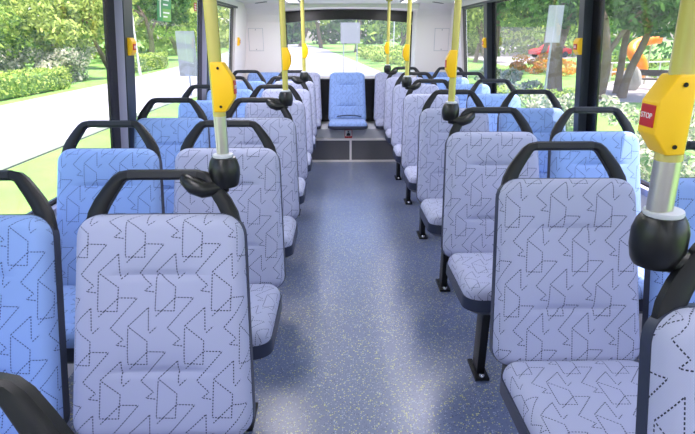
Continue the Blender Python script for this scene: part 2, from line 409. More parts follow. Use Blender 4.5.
# ---------------------------------------------------------------- seats
def spaced(n):      # denser near both ends
    t = np.linspace(-1, 1, n); return np.sign(t)*(1-(1-np.abs(t))**1.7)
def pillow(hx, hs, r, T, R, creases, s_off, taper, P, nx=27, ns=33, wrap=.012, uv0=0, edge_drop=None):
    """rounded pad; x across, s along, h out of the plane."""
    us = spaced(nx); vv = list(spaced(ns))
    for (sc, dp, wd) in creases:
        c0 = (sc-hs)/hs
        for d in (-.02, -.008, 0, .008, .02): vv.append(c0+d/hs*1.0)
    vv = sorted(vv); V = []; UV = []; XS = []; ny = len(vv)
    for v in vv:
        for u in us:
            x = u*hx; z = v*hs
            ax, az = abs(x), abs(z)
            if ax > hx-r and az > hs-r:
                a = (ax-(hx-r))/r; c = (az-(hs-r))/r; l = math.hypot(a, c)
                if l > 1e-6:
                    m = max(a, c)/l; a *= m; c *= m
                ax = hx-r+a*r; az = hs-r+c*r
                e = r*(1-math.hypot(a, c))
            else: e = min(hx-ax, hs-az)
            x = math.copysign(ax, x); z = math.copysign(az, z)
            q = min(max(e, 0)/R, 1)
            h = T*math.sqrt(max(0, 1-(1-q)**2))
            for (sc, dp, wd) in creases:
                dz = z+hs-sc; win = 1/(1+math.exp((abs(x)-wd)/.012))
                h -= dp*win*(.55*math.exp(-(dz/.006)**2)+.45*math.exp(-((dz+.0)/.035)**2 if dz > 0 else -(dz/.09)**2))
            # gentle body curvature
            h -= .010*(x/hx)**2*0
            s = z+hs; xs = x*(1+taper*(1-s/(2*hs)))
            V.append(P(xs, s, h)); XS.append((xs, s))
            px = (T-h)*.8*math.copysign(1, xs) if hx-abs(x) < R else 0; ps = (T-h)*.8*math.copysign(1, z) if hs-abs(z) < R else 0
            UV.append((xs+px, s+ps+uv0))
    F = [[j*nx+i, j*nx+i+1, (j+1)*nx+i+1, (j+1)*nx+i] for j in range(ny-1) for i in range(nx-1)]
    loop = [i for i in range(nx)] + [j*nx+nx-1 for j in range(1, ny)] + [(ny-1)*nx+i for i in range(nx-2, -1, -1)] + [j*nx for j in range(ny-2, 0, -1)]
    k = len(V); base = []
    for i in loop:
        x, s = XS[i]; V.append(P(x, s, -wrap)); UV.append((UV[i][0]+math.copysign(wrap, x), UV[i][1]))
    m = len(loop); F += [[loop[(i+1) % m], loop[i], k+i, k+(i+1) % m] for i in range(m)]
    F.append([k+i for i in range(m)])
    return V, F, UV
def outline(hx, hs, r, taper, n=7):
    pts = []
    for (sx, sz, a0) in ((1, 1, 0), (-1, 1, 90), (-1, -1, 180), (1, -1, 270)):
        for i in range(n+1):
            a = math.radians(a0+90*i/n); x = sx*(hx-r)+r*math.cos(a); z = sz*(hs-r)+r*math.sin(a); s = z+hs
            pts.append((x*(1+taper*(1-s/(2*hs))), s))
    return pts
ANG = .325
B0 = Vector((0, -.235, .44)); TB = Vector((0, math.sin(ANG), math.cos(ANG))); NB = Vector((0, -math.cos(ANG), math.sin(ANG)))
def PBk(x, s, h): return Vector((x, 0, 0)) + B0 + TB*s + NB*h
CA = -.05
C0 = Vector((0, -.255, .445)); TC = Vector((0, -math.cos(CA), -math.sin(CA))); NC = Vector((0, math.sin(CA)*-1*-1, math.cos(CA)))
NC = Vector((0, -TC.z*-1, 0)); NC = Vector((0, TC.z, -TC.y))
def PCk(x, s, h): return Vector((x, 0, 0)) + C0 + TC*s + NC*h
def slab(P, pts, h0, h1, h2=None, inset=.0):
    """closed slab over an outline; optional rounded lower ring."""
    n = len(pts); rings = []
    cx = 0; cs = sum(p[1] for p in pts)/n
    def ring(h, ins):
        return [P(x-math.copysign(min(ins, abs(x)), x), s-math.copysign(ins, s-cs), h) for (x, s) in pts]
    rings = [ring(h1, 0), ring(h0+(h1-h0)*.35, 0), ring(h0, inset)]
    V = [p for r in rings for p in r]
    F = [list(range(n))] + [[j*n+i, j*n+(i+1) % n, (j+1)*n+(i+1) % n, (j+1)*n+i] for j in range(2) for i in range(n)] + [[2*n+i for i in range(n)][::-1]]
    return V, F

def bar_sweep(path, widths, depth, P):
    """flat rounded bar following a path in the seat-back plane."""
    V = []; F = []; n = len(path); m = 8
    for i, (x, s) in enumerate(path):
        a = Vector(path[max(i-1, 0)]); c = Vector(path[min(i+1, n-1)]); t = (c-a).normalized(); nn = Vector((-t.y, t.x))
        w = widths[i]/2; d = depth/2
        for k in range(m):
            an = 2*math.pi*(k+.5)/m; cu = math.copysign(abs(math.cos(an))**.6, math.cos(an)); su = math.copysign(abs(math.sin(an))**.6, math.sin(an))
            V.append(P(x+nn.x*w*cu, s+nn.y*w*cu, -.018+d*su))
    F = [[i*m+k, i*m+(k+1) % m, (i+1)*m+(k+1) % m, (i+1)*m+k] for i in range(n-1) for k in range(m)] + [list(range(m))[::-1], [(n-1)*m+k for k in range(m)]]
    return V, F

def make_seat(fab, leg=0, handle=True, belt=False, HX=.213, sd=-.078):
    t = empty('bus_seat')
    HS = .295
    V, F, UV = pillow(HX, HS, .058, .042, .035, [(.435, .020, .095), (.185, .022, .10)], 0, .11, PBk)
    o = mesh_obj('backrest', V, F, fab, t, True, UV)
    pts = outline(HX+.002, HS+.002, .060, .11); pts = [(x, s-.002) for x, s in pts]
    V, F = slab(PBk, pts, -.045, -.002, inset=.02); MB().add(V, F).build('back_shell', SHELL, t, True)
    V, F, UV = pillow(HX+.016, .215, .06, .045, .045, [(.34, .005, .09)], 0, -.02, PCk, ns=25, uv0=.02)
    UV = [(u, .9-s) for (u, s) in UV]
    mesh_obj('seat_cushion', V, F, fab, t, True, UV)
    pts = outline(HX+.021, .220, .066, -.02); pts = [(x, s-.007) for x, s in pts]
    V, F = slab(PCk, pts, sd, -.002, inset=.03); MB().add(V, F).build('seat_shell', SHELL, t, True)
    MB().box(-.19, .19, -.30, -.19, .37, .45, b=.012).build('hinge_bracket', BLACK, t, True)
    if handle:
        path = []; wd = []
        half = [(.186, .515), (.183, .560), (.176, .590), (.160, .622), (.140, .652), (.120, .679), (.108, .690), (.094, .6935)]
        ws = [.044, .044, .044, .042, .038, .034, .030, .027]
        L = half + [(.05, .6945), (0, .6945)]; wl = ws + [.026, .026]
        path = L + [(-x, s) for (x, s) in L[:-1]][::-1]; wd = wl + wl[:-1][::-1]
        V, F = bar_sweep(path, wd, .030, PBk); g = MB().add(V, F).build('grab_handle', BLACK, t, True)
        V, F = bar_sweep([(x, .6945) for x in (-.09, -.05, 0, .05, .09)], [.0285]*5, .0325, PBk)
        MB().add(V, F).build('ribbed_grip', GRIP, g, True)
    if leg:
        x = -leg*.094*-1 if False else leg*.094
        y = -.504
        lg = MB().box(x-.018, x+.018, y-.03, y+.05, .008, .40, b=.006).box(x-.03, x+.03, y-.06, y+.24, .37, .395, b=.005)
        l_ = lg.build('leg', BLACK, t, True)
        MB().box(x-.032, x+.032, y-.065, y+.085, .0005, .014, b=.004).build('foot_plate', BLACK, l_, True)
        for yy in (y-.048, y+.068):
            MB().lathe([(.013, 0), (.013, .007), (.008, .013)], (x, yy, .0145), 10).build('bolt', CHROME, l_, True)
    if belt:
        pts = [(-.13, -.305, .515), (-.06, -.325, .530), (.02, -.36, .538), (.09, -.33, .532), (.17, -.305, .515)]
        V = []; F = []
        for (x, y, z) in pts: V += [(x, y-.03, z-.001), (x, y+.03, z), (x, y+.03, z+.006), (x, y-.03, z+.005)]
        for i in range(4):
            for k2 in range(4): F.append([i*4+k2, i*4+(k2+1) % 4, (i+1)*4+(k2+1) % 4, (i+1)*4+k2])
        F += [[0, 1, 2, 3], [16, 17, 18, 19]]
        MB().add(V, F).build('lap_belt', DARKF, t)
    return t
XAL, XAR, XWL, XWR = CX-.594, CX+.594, CX-1.083, CX+1.083
P = .8223
DL = [.466+P*i for i in range(7)]; DR = [.749+P*i for i in range(7)]
ordL = ['in the bottom left corner, only its handle in view', 'nearest to the camera in the left block', 'in the second row back on the left', 'in the third row back on the left', 'in the fourth row back on the left', 'in the fifth row back on the left', 'in the last single row on the left before the rear bench']
ordR = ['cut off in the bottom right corner, nearest on the right', 'second row on the right, large cushion in view', 'in the third row back on the right', 'in the fourth row back on the right', 'in the fifth row back on the right', 'in the sixth row back on the right', 'in the last row on the right before the rear bench']
ordW = ['', 'nearest to the camera, cut off by the left edge', 'in the second window row on the left', 'in the third window row on the left', 'in the fourth window row on the left', 'in the fifth window row on the left', 'rearmost by the left windows before the rear bench']
ordV = ['', 'nearest to the camera, cut off by the right edge behind the pole', 'in the second window row on the right', 'in the third window row on the right', 'in the fourth window row on the right', 'in the fifth window row on the right', 'rearmost by the right windows before the rear bench']
pa = {-1: make_seat(GREYF, 1), 1: make_seat(GREYF, -1)}; used = set()
pw = make_seat(BLUEF, 0, HX=.204)
def place(proto, x, y, z, label, group):
    o = proto if proto.name not in used else copy_tree(proto)
    used.add(proto.name); o.location = (x, y, z); o.scale = (1, 1, 1); tag(o, label, 'bus seat', group); return o
GA = 'aisle seats'; GW = 'window seats'
for i, y in enumerate(DL):
    place(pa[-1], XAL-(.008 if i == 0 else 0), y-(.008 if i == 0 else 0), 0, 'grey stitched aisle seat ' + ordL[i], GA)
    if i: place(pw, XWL, y, 0, 'blue stitched window seat ' + ordW[i], GW)
for i, y in enumerate(DR):
    place(pa[1], XAR, y, 0, 'grey stitched aisle seat ' + ordR[i], GA).scale.z = 1.013
    if i: place(pw, XWR, y, 0, ('blue stitched window seat ' if i > 1 else 'blue window seat ') + ordV[i], GW).scale.z = 1.013
pa[1].scale.z = 1.025; pa[-1].scale.z = .985
bc = make_seat(BLUEF, 0, False, True, sd=-.045)
tag(bc, 'bright blue middle seat of the rear bench with a black belt across it', 'bus seat', 'rear bench seats'); bc.location = (.10, 6.47, -.028); bc.scale.z = 1.045
bg_ = make_seat(GREYF, 0, False, sd=-.045); bb = make_seat(BLUEF, 0, False, sd=-.045)
for proto, x, lb in ((bg_, -.45, 'grey rear bench seat just left of the bright blue middle seat'), (bg_, CX+.535, 'grey rear bench seat just right of the bright blue middle seat'),
                     (bb, CX-1.04, 'blue rear bench seat in the left corner under the white panel'), (bb, CX+1.05, 'blue rear bench seat in the right corner under the white panel')):
    place(proto, x, 6.47, -.028, lb, 'rear bench seats').scale.z = 1.045

# ---------------------------------------------------------------- poles with clamps and stop boxes
def stop_box(root, sgn, z0, z1, r, near):
    """yellow push box wrapped round the pole, bulging towards the aisle (sgn = x direction)."""
    bu = .044 if near else .037; H = z1-z0; zc = (z0+z1)/2
    prof = [(-sgn*.009, z0), (sgn*.020, z0), (sgn*bu, z0+H*.28), (sgn*bu, z1-H*.32), (sgn*.020, z1), (-sgn*.009, z1)]
    bm = bmesh.new(); n = len(prof)
    d = r+.003
    v = [bm.verts.new((a, -d, c)) for a, c in prof] + [bm.verts.new((a, d, c)) for a, c in prof]
    bm.faces.new(v[:n]); bm.faces.new(v[n:][::-1])
    for i in range(n): bm.faces.new([v[i], v[n+i], v[n+(i+1) % n], v[(i+1) % n]])
    bmesh.ops.recalc_face_normals(bm, faces=bm.faces)
    bmesh.ops.bevel(bm, geom=bm.edges[:], offset=.003, segments=3, profile=.5, affect='EDGES')
    me = bpy.data.meshes.new('stop_box'); bm.to_mesh(me); bm.free(); me.materials.append(YBOX)
    for p in me.polygons: p.use_smooth = True
    me.set_sharp_from_angle(angle=math.radians(50))
    o = bpy.data.objects.new('stop_box', me); C.objects.link(o); o.parent = root
    x0, x1 = sorted((sgn*(bu-.0015), sgn*(bu+.0023))); zb = z0+H*.50
    bt = MB().box(x0, x1, -d+.006, d-.006, zb-.017, zb+.017, b=.0012).build('stop_button', RED, o)
    if near:
        M = Matrix.Translation((sgn*.0467, 0, zb)) @ Matrix.Rotation(sgn*math.pi/2, 4, 'Z') @ Matrix.Rotation(math.pi/2, 4, 'X')
        text_mesh('stop_lettering', 'STOP', .012, M, WHITEP, bt)
        for zz in (z1-.014, z0+.014):
            MB().lathe([(.0035, 0), (.0035, .002)], (sgn*.010, -d-.0006, zz), 8, Matrix.Rotation(math.pi/2, 3, 'X')).build('screw', BLACK, o)
def pole(x, y, z, sgn, label, r=.0165, steel=False, hx=.162):
    """sgn: direction towards the aisle"""
    t = empty('grab_pole', (x, y, z)); tag(t, label, 'pole', 'yellow grab poles')
    zb = 1.140
    split = 1.255
    if steel:
        MB().tube([(0, 0, zb-.03), (0, 0, split)], r*.97, 20).build('steel_sleeve', STEEL, t, True)
        MB().tube([(0, 0, split-.01), (0, 0, ZC-.004-z)], r, 20).build('yellow_tube', YPOLE, t, True)
    else:
        MB().tube([(0, 0, zb-.03), (0, 0, ZC-.001-z)], r, 16).build('yellow_tube', YPOLE, t, True)
    MB().lathe([(r+.018, ZC-.017-z), (r+.018, ZC-.004-z)], (0, 0, 0), 20).build('ceiling_flange', YPOLE, t, True)
    stop_box(t, sgn, 1.257, 1.378, r, steel)
    k = 1.06 if r > .018 else 1
    zq = 1.046 if r > .018 else 1.057
    cup = MB().lathe([(.024*k, zq), (.033*k, zq+.003), (.0375*k, zq+.013), (.041*k, zq+.034), (.041*k, 1.110), (.036*k, 1.128), (.031*k, 1.137), (.022*k, 1.140)], (0, 0, 0), 22)
    s = cup.build('socket', CLAMP, t, True)
    MB().lathe([(r+.0095, 1.138), (r+.0105, 1.141), (r+.0095, 1.146), (r+.001, 1.148)], (0, 0, 0), 22).build('collar_ring', LGREY, s, True)
    # clamp arm wrapped round the corner of the seat handle
    c = MB()
    pts = [(0, -.004, 1.066), (-sgn*.028, -.022, 1.058), (-sgn*.052, -.032, 1.058), (-sgn*.078, -.030, 1.068), (-sgn*.098, -.022, 1.082), (-sgn*.106, -.012, 1.09)]
    c.tube(pts, [.024, .021, .023, .023, .018, .011], 10)
    c.build('clamp_arm', CLAMP, s, True)
    if r > .018: s.location = (.008, 0, .014)
    return t
pole(-.307, 1.300, 0, 1, 'yellow pole with steel lower end on the nearest left seat handle', steel=True)
lp = pole(.528, .775, .008, -1, 'thick yellow pole with red stop button at the right edge, nearest of all', r=.0205, steel=True)
lp.rotation_euler.y = -.042; lp.location.x += .050
pole(-.307, DL[3]+.012, 0, 1, 'yellow pole on the third left aisle seat handle, left of the rear window')
pole(-.307, DL[5]+.012, 0, 1, 'farthest yellow pole on the left, against the rear window')
pole(.531, DR[2]+.012, 0, -1, 'yellow pole on the third right aisle seat handle, nearer of the middle two')
pole(.531, DR[4]+.012, 0, -1, 'yellow pole beside the right end of the rear window')
pole(.531, DR[6]+.012, 0, -1, 'farthest yellow pole on the right, against the rear window')

# push buttons on the window posts
def wall_push(x, y, z, sgn, label):
    t = empty('stop_button_box', (x+sgn*(z-1.0)*.103, y, z)); t.rotation_euler.y = sgn*LEAN; tag(t, label, 'stop button', 'yellow stop boxes on the window posts')
    pts = [(0, -.045), (sgn*.012, -.045), (sgn*.024, -.028), (sgn*.024, .028), (sgn*.012, .045), (0, .045)]
    MB().prism(pts, -.03, .03, 'y').build('housing', YBOX, t)
    x0, x1 = sorted((sgn*.0242, sgn*.028)); b_ = MB().box(x0, x1, -.02, .02, -.016, .016, b=.001).build('button', RED, t)
    x0, x1 = sorted((sgn*.0282, sgn*.0286)); MB().box(x0, x1, -.014, .014, -.006, -.002).box(x0, x1, -.014, .014, .002, .006).build('marking', WHITEP, b_)
wall_push(GL+.0615, 2.87, 1.385, 1, 'yellow stop box on the nearest left window post')
wall_push(GL+.0615, 4.635, 1.37, 1, 'yellow stop box on the second left window post')
wall_push(XL+.0005, 6.05, 1.38, 1, 'small yellow stop box on white wall left of rear panel')
wall_push(GR-.0615, 3.003, 1.383, -1, 'yellow stop box on the broad dark right window post')
wall_push(GR-.0615, 4.965, 1.38, -1, 'yellow stop box on the farther right window post')

# stickers on the glass and plinth
def sticker(name, x, y0, y1, z0, z1, mat, label):
    t = empty(name, (x+((z0+z1)/2-1)*.103, (y0+y1)/2, (z0+z1)/2)); t.rotation_euler.y = LEAN; tag(t, label, 'sticker')
    MB().box(0, .0012, -(y1-y0)/2, (y1-y0)/2, -(z1-z0)/2, (z1-z0)/2).build('backing', mat, t); return t
t = sticker('emergency_sticker', GL+.0036, 3.49, 3.77, 1.53, 1.70, GREEN, 'green emergency hammer sticker at the top of the second left window')
b = MB().box(.0013, .0018, -.095, -.075, -.06, .045); b.prism([(-.125, .045), (-.095, .062), (-.065, .040), (-.075, .030), (-.098, .046), (-.120, .036)], .0013, .0018, 'x'); b.build('hammer_mark', WHITEP, t)
MB().box(.0013, .0017, -.04, .136, -.08, -.005).build('lower_panel', LGREEN, t)
b = MB()
for q, (w_, z_) in enumerate(((.12, .05), (.10, .02), (.13, -.03), (.09, -.055))): b.box(.0018, .0022, -.03, -.03+w_, z_-.005, z_+.005)
b.build('print_lines', WHITEP, t)
t = sticker('warning_sticker', GL+.0036, 4.36, 4.43, 1.627, 1.690, RED, 'small red sticker in the upper corner of second left window')
b = MB().box(.0013, .0018, -.025, .025, -.02, -.012).box(.0013, .0018, -.025, .025, -.003, .005).box(.0013, .0018, -.025, .025, .014, .022); b.build('print_lines', WHITEP, t)
t = empty('seat_sign', (.108, 5.9485, .340)); tag(t, 'small red and black pictogram sign under the blue middle rear seat', 'sign')
MB().box(-.045, .045, 0, .0012, -.05, .05).build('plate', WHITEP, t)
MB().box(-.045, .045, -.001, -.0002, -.05, -.028).box(-.045, -.038, -.001, -.0002, -.028, .05).box(.038, .045, -.001, -.0002, -.028, .05).box(-.038, .038, -.001, -.0002, .043, .05).build('red_border', RED, t)
b = MB(); b.lathe([(.010, -.0004), (.010, .0004)], (0, -.0008, .026), 12, Matrix.Rotation(math.pi/2, 3, 'X')); b.prism([(-.026, -.024), (.026, -.024), (.02, .004), (.008, .014), (-.008, .014), (-.02, .004)], -.0012, -.0003, 'y')
b.build('seated_figure', DARKF, t)

# ---------------------------------------------------------------- outside: ground, roads
G = -.8
def ground_poly(name, pts, z, mat, th=.05):
    return struct(MB().prism(pts, z-th, z, 'z'), name, mat)
ground_poly('ground', [(-150, -60), (150, -60), (150, 260), (-150, 260)], G-.03, GRASS, .2)
ground_poly('road', [(-11.3, -60), (-6.0, -60), (-6.0, 18), (-5.2, 23), (-2.6, 27), (-2.6, -60), (2.9, -60), (2.9, 33), (1.5, 50), (-2, 90), (-14, 190), (-40, 190), (-18, 90), (-13.2, 50), (-11.6, 27)], G, ROAD)
struct(MB().box(-6.15, -6.0, -60, 18, G-.02, G+.1), 'kerb', KERB)
struct(MB().box(2.9, 3.05, -60, 33, G-.02, G+.1), 'kerb', KERB)
ground_poly('path', [(9.5, 18.5), (11.6, 24), (20, 33), (40, 44), (40, 40.5), (24, 31), (14.5, 22.5), (12.6, 18)], G-.01, PATHM)
ground_poly('path', [(13.5, 42), (20, 150), (60, 150), (44, 80)], G-.005, PATHM)

# ---------------------------------------------------------------- vegetation
def leaves(rng, blobs, n, size, vert=.0):
    """leaf blades over the outside of ellipsoid blobs"""
    blobs = np.array(blobs, float); vol = blobs[:, 3]*blobs[:, 4]; vol /= vol.sum()
    idx = rng.choice(len(blobs), n, p=vol); c = blobs[idx]
    d = rng.normal(size=(n, 3)); d /= np.linalg.norm(d, axis=1)[:, None]
    rad = rng.uniform(.55, 1.05, n)**.6
    p = c[:, :3] + d*c[:, 3:6]*rad[:, None]
    nrm = d + rng.normal(size=(n, 3))*.8; nrm /= np.linalg.norm(nrm, axis=1)[:, None]
    t = np.cross(nrm, rng.normal(size=(n, 3))); t /= np.linalg.norm(t, axis=1)[:, None]; b = np.cross(nrm, t)
    s = size*rng.uniform(.6, 1.35, n)[:, None]
    V = np.empty((n, 6, 3))
    V[:, 0] = p-t*s; V[:, 1] = p-t*s*.3+b*s*.42+nrm*s*.1; V[:, 2] = p+t*s*.5+b*s*.34; V[:, 3] = p+t*s-nrm*s*.15; V[:, 4] = p+t*s*.5-b*s*.34; V[:, 5] = p-t*s*.3-b*s*.42+nrm*s*.1
    return V.reshape(-1, 3)
def leaf_obj(name, V, mat, parent=None):
    n = len(V)//6; me = bpy.data.meshes.new(name)
    me.vertices.add(len(V)); me.vertices.foreach_set('co', V.ravel()); me.loops.add(len(V)); me.loops.foreach_set('vertex_index', np.arange(len(V), dtype=np.int32))
    me.polygons.add(n); me.polygons.foreach_set('loop_start', np.arange(n, dtype=np.int32)*6); me.update(calc_edges=True); me.validate()
    me.materials.append(mat); o = bpy.data.objects.new(name, me); C.objects.link(o); o.parent = parent; return o
def limb(b, p0, d, L, r, depth, rng, ends):
    pts = [Vector(p0)]; d = Vector(d).normalized(); k = 5
    for i in range(k):
        d = (d + Vector(rng.normal(size=3))*.13 + Vector((0, 0, .04))).normalized(); pts.append(pts[-1]+d*L/k)
    b.tube(pts, [r*(1-.45*i/k) for i in range(k+1)], 7)
    ends.append(pts[-1])
    if depth:
        for j in range(3):
            a = Vector(rng.normal(size=3)); a.z = abs(a.z)*.5; q = (d*.8+a.normalized()*.8)
            limb(b, pts[-1 if j < 2 else 3], q, L*.62, r*.5, depth-1, rng, ends)
def tree_proto(seed, h, lean, n, leafsize, mat, low=.3, spread=1.0):
    rng = np.random.default_rng(seed); t = empty('tree'); b = MB(); ends = []
    limb(b, (0, 0, -.1), (lean, 0, 1), h*.42, h*.030, 2, rng, ends)
    b.build('trunk', BARK, t, True)
    blobs = [(e.x, e.y, e.z, h*.15*spread*rng.uniform(.8, 1.3), h*.15*spread*rng.uniform(.8, 1.3), h*.10*rng.uniform(.8, 1.3)) for e in ends[1:]]
    for _ in range(7):
        a = rng.uniform(0, 6.28); r = h*.30*spread; blobs.append((r*math.cos(a), r*math.sin(a), h*rng.uniform(low, .85), h*.16, h*.16, h*.10))
    leaf_obj('foliage', leaves(rng, blobs, n, leafsize), mat, t); return t
T1 = tree_proto(3, 6.5, .10, 6500, .13, LEAF); T2 = tree_proto(8, 6.0, -.25, 6500, .13, LEAFY); T3 = tree_proto(15, 7.5, .05, 6500, .15, LEAFD)
tused = set()
def put_tree(p, x, y, rz, s, label, group):
    o = p if p.name not in tused else copy_tree(p); tused.add(p.name)
    o.location = (x, y, G-.03); o.rotation_euler.z = rz; o.scale = (s, s, s); tag(o, label, 'tree', group); return o
gl = 'trees beyond the left road'; gr = 'trees in the garden on the right'; gb = 'trees behind the bus'
put_tree(T3, -19.5, 21.5, .4, 1.0, 'dark leafy tree at the left edge, beyond the hedge', gl)
put_tree(T1, -16.5, 23.5, 1.9, .95, 'forked green tree left of centre in the nearest left window', gl)
put_tree(T2, -15.5, 28.5, 3.0, 1.0, 'leaning yellow green tree at the right side of nearest left window', gl)
put_tree(T1, -20, 31, 4.0, 1.15, 'green tree set back between the forked and the leaning tree', gl)
put_tree(T2, -17.5, 40, .9, 1.2, 'yellow green tree behind the green hammer sticker', gl)
put_tree(T3, -18.5, 52, 2.2, 1.35, 'dark tree far down the left road behind the grey board', gl)
put_tree(T1, -20, 66, 5.2, 1.6, 'green tree seen in the last narrow left window', gl)
put_tree(T3, 9.9, 19.4, 1.2, .95, 'dark tree just right of the broad right window post', gr)
put_tree(T1, 15.6, 16.8, 2.8, .9, 'green tree behind the thick yellow pole on the right', gr)
put_tree(T3, 9.4, 22.5, 4.1, 1.05, 'dark tree left of the broad right window post', gr)
put_tree(T2, 9.6, 31.5, 5.0, 1.1, 'yellow green tree in the middle of the wide right window', gr)
put_tree(T1, 13.5, 36, .3, 1.2, 'green tree near the grey board on the right', gr)
put_tree(T3, 22, 34, 2.0, 1.1, 'dark tree far behind the orange sculpture', gr)
put_tree(T2, 12.5, 48, 3.7, 1.2, 'pale tree seen through the farthest right window', gr)
put_tree(T1, 6.5, 60, 1.1, 1.3, 'green tree at the right side of the rear window', gb)
put_tree(T3, 2.5, 78, 2.6, 1.6, 'dark tree in the middle of the rear window', gb)
put_tree(T2, -9, 120, 3.4, 2.6, 'pale yellow tree at the left side of the rear window', gb)
put_tree(T3, -3.5, 105, 5.5, 2.0, 'dark tree left of centre in the rear window', gb)

def mass(name, box, n, size, mat, label, cat, kind=None, group=None, seed=1, nb=30, top=None):
    rng = np.random.default_rng(seed); x0, x1, y0, y1, z0, z1 = box; bl = []
    cx, cy = (x0+x1)/2, (y0+y1)/2
    for _ in range(nb):
        r = min(x1-x0, y1-y0)*.32
        bl.append((rng.uniform(x0, x1)-cx, rng.uniform(y0, y1)-cy, rng.uniform(z0, z1)-G, max(r*.6, (z1-z0)*.25), max(r*.6, (z1-z0)*.25), (z1-z0)*.3))
    o = leaf_obj(name, leaves(rng, bl, n, size), mat); o.location = (cx, cy, G); tag(o, label, cat, group, kind); return o
def hedge(x0, x1, y0, y1, h, n, size, mat, label, seed):
    rng = np.random.default_rng(seed); cx, cy = (x0+x1)/2, (y0+y1)/2; t = empty('hedge', (cx, cy, G)); tag(t, label, 'hedge', 'hedges along the left road')
    p = rng.uniform(-1, 1, (n, 3)); ax = rng.integers(0, 3, n); sg = np.sign(rng.normal(size=n)); p[np.arange(n), ax] = sg*rng.uniform(.85, 1.08, n)
    c = p*np.array([(x1-x0)/2, (y1-y0)/2, h/2]) + np.array([0, 0, h/2]); c[:, 2] += .07*np.sin(c[:, 1]*2.3)+.05*np.sin(c[:, 0]*3)
    nr = rng.normal(size=(n, 3)); nr[np.arange(n), ax] += sg*1.2; nr /= np.linalg.norm(nr, axis=1)[:, None]
    tt = np.cross(nr, rng.normal(size=(n, 3))); tt /= np.linalg.norm(tt, axis=1)[:, None]; b_ = np.cross(nr, tt); s = size*rng.uniform(.6, 1.3, n)[:, None]
    V = np.empty((n, 6, 3)); V[:, 0] = c-tt*s; V[:, 1] = c-tt*s*.3+b_*s*.42; V[:, 2] = c+tt*s*.5+b_*s*.34; V[:, 3] = c+tt*s; V[:, 4] = c+tt*s*.5-b_*s*.34; V[:, 5] = c-tt*s*.3-b_*s*.42
    leaf_obj('foliage', V.reshape(-1, 3), mat, t)
    MB().box(-(x1-x0)*.44, (x1-x0)*.44, -(y1-y0)*.47, (y1-y0)*.47, 0, h*.86, b=.08).build('twig_core', plain('hedge_core', srgb(96, 130, 50), .9, var=.3, vscale=8), t)
hedge(-14.0, -12.4, 13.0, 24.0, .85, 9000, .07, LEAFY, 'long clipped pale hedge beyond the road in the nearest left window', 4)
hedge(-14.4, -13.0, 33.5, 40.0, 1.0, 4000, .09, LEAFY, 'short pale hedge beyond the road behind the left window post', 5)
mass('shrub', (-16.5, -13.4, 24.2, 31.5, -.6, .7), 5000, .10, LEAFW, 'loose pale shrub at the end of the clipped hedge', 'shrub', group='left shrubs', seed=6, nb=22)
mass('shrub', (-18, -14.4, 16.0, 22.5, -.5, .8), 5000, .11, LEAFD, 'dark low shrub behind the clipped hedge', 'shrub', group='left shrubs', seed=7, nb=22)
# woodland behind everything
mass('woodland', (-34, -24, 8, 44, -.6, 8.5), 16000, .34, LEAF, 'dense green woodland behind the left trees', 'trees', 'stuff', seed=11, nb=70)
mass('woodland', (-34, -20, 46, 120, -.6, 11), 13000, .55, LEAFY, 'pale woodland far down the left road', 'trees', 'stuff', seed=12, nb=70)
mass('woodland', (24, 38, 12, 50, .2, 9), 12000, .34, LEAFD, 'dense dark woodland behind the garden on the right', 'trees', 'stuff', seed=13, nb=60)
mass('woodland', (6, 34, 62, 90, -.2, 10), 12000, .5, LEAF, 'green woodland across the farther right windows', 'trees', 'stuff', seed=14, nb=60)
mass('woodland', (-26, 14, 150, 170, -.5, 20), 10000, .9, LEAFD, 'distant woodland closing the road behind the bus', 'trees', 'stuff', seed=15, nb=60)
mass('shrub', (2.4, 6.5, 38, 56, -.7, .3), 5000, .14, LEAFY, 'bright yellow green shrub bank beside the road in the rear window', 'shrub', group='rear shrubs', seed=16, nb=26)
# near plants outside the right windows
for (x, y, w_, h_, m, lb, sd_) in ((6.2, 10.2, .9, .9, LEAFW, 'pale variegated bush just right of the broad right window post', 21), (5.2, 8.0, .8, .75, LEAFW, 'pale low bush near the bus behind the thick yellow pole', 22),
                             (5.6, 12.6, .9, .8, LEAFW, 'white flowering bush in the wide right window, nearest of the garden beds', 23), (6.6, 16.8, 1.0, .7, LEAFY, 'yellow green bush at the foot of the slim garden trunk', 24),
                             (7.0, 21.0, 1.2, .9, LEAFW, 'pale pink bush at the left end of the wide right window', 25), (12.4, 33.5, 1.4, 1.0, LEAFO, 'orange flowering bush by the white lamp post', 26),
                             (14.2, 30.0, 1.6, .8, LEAFO, 'orange bed of flowers beyond the lawn on the right', 27), (17.5, 30.5, 1.8, .9, LEAF, 'green shrub behind the dark park bench', 28)):
    mass('garden_bush', (x-w_, x+w_, y-w_, y+w_, G+.15, G+h_), 1500, .06 if y < 18 else .1, m, lb, 'bush', group='garden bushes', seed=sd_, nb=10)

# slim garden trunks close to the right side
def trunk(x, y, r, lean, label, seed):
    rng = np.random.default_rng(seed); b = MB(); t = empty('garden_tree', (x, y, G)); tag(t, label, 'tree', gr); ends = []
    pts = [Vector((0, 0, -.05))]; d = Vector((lean, 0, 1))
    for i in range(8): d = (d+Vector(rng.normal(size=3))*.06); pts.append(pts[-1]+d.normalized()*.62)
    b.tube(pts, [r*(1.25 if i == 0 else 1-.05*i) for i in range(9)], 9)
    for j in (4, 5, 6, 7):
        q = Vector(rng.normal(size=3)); q.z = abs(q.z)+.4; e = pts[j]+q.normalized()*1.6; b.tube([pts[j], (pts[j]+e)/2+Vector((0, 0, .15)), e], [r*.5, r*.35, r*.15], 6); ends.append(e)
    b.build('trunk', BARK, t, True)
    leaf_obj('foliage', leaves(rng, [(e.x, e.y, e.z, .9, .9, .55) for e in ends+[pts[-1]]], 2200, .10), LEAFD, t)
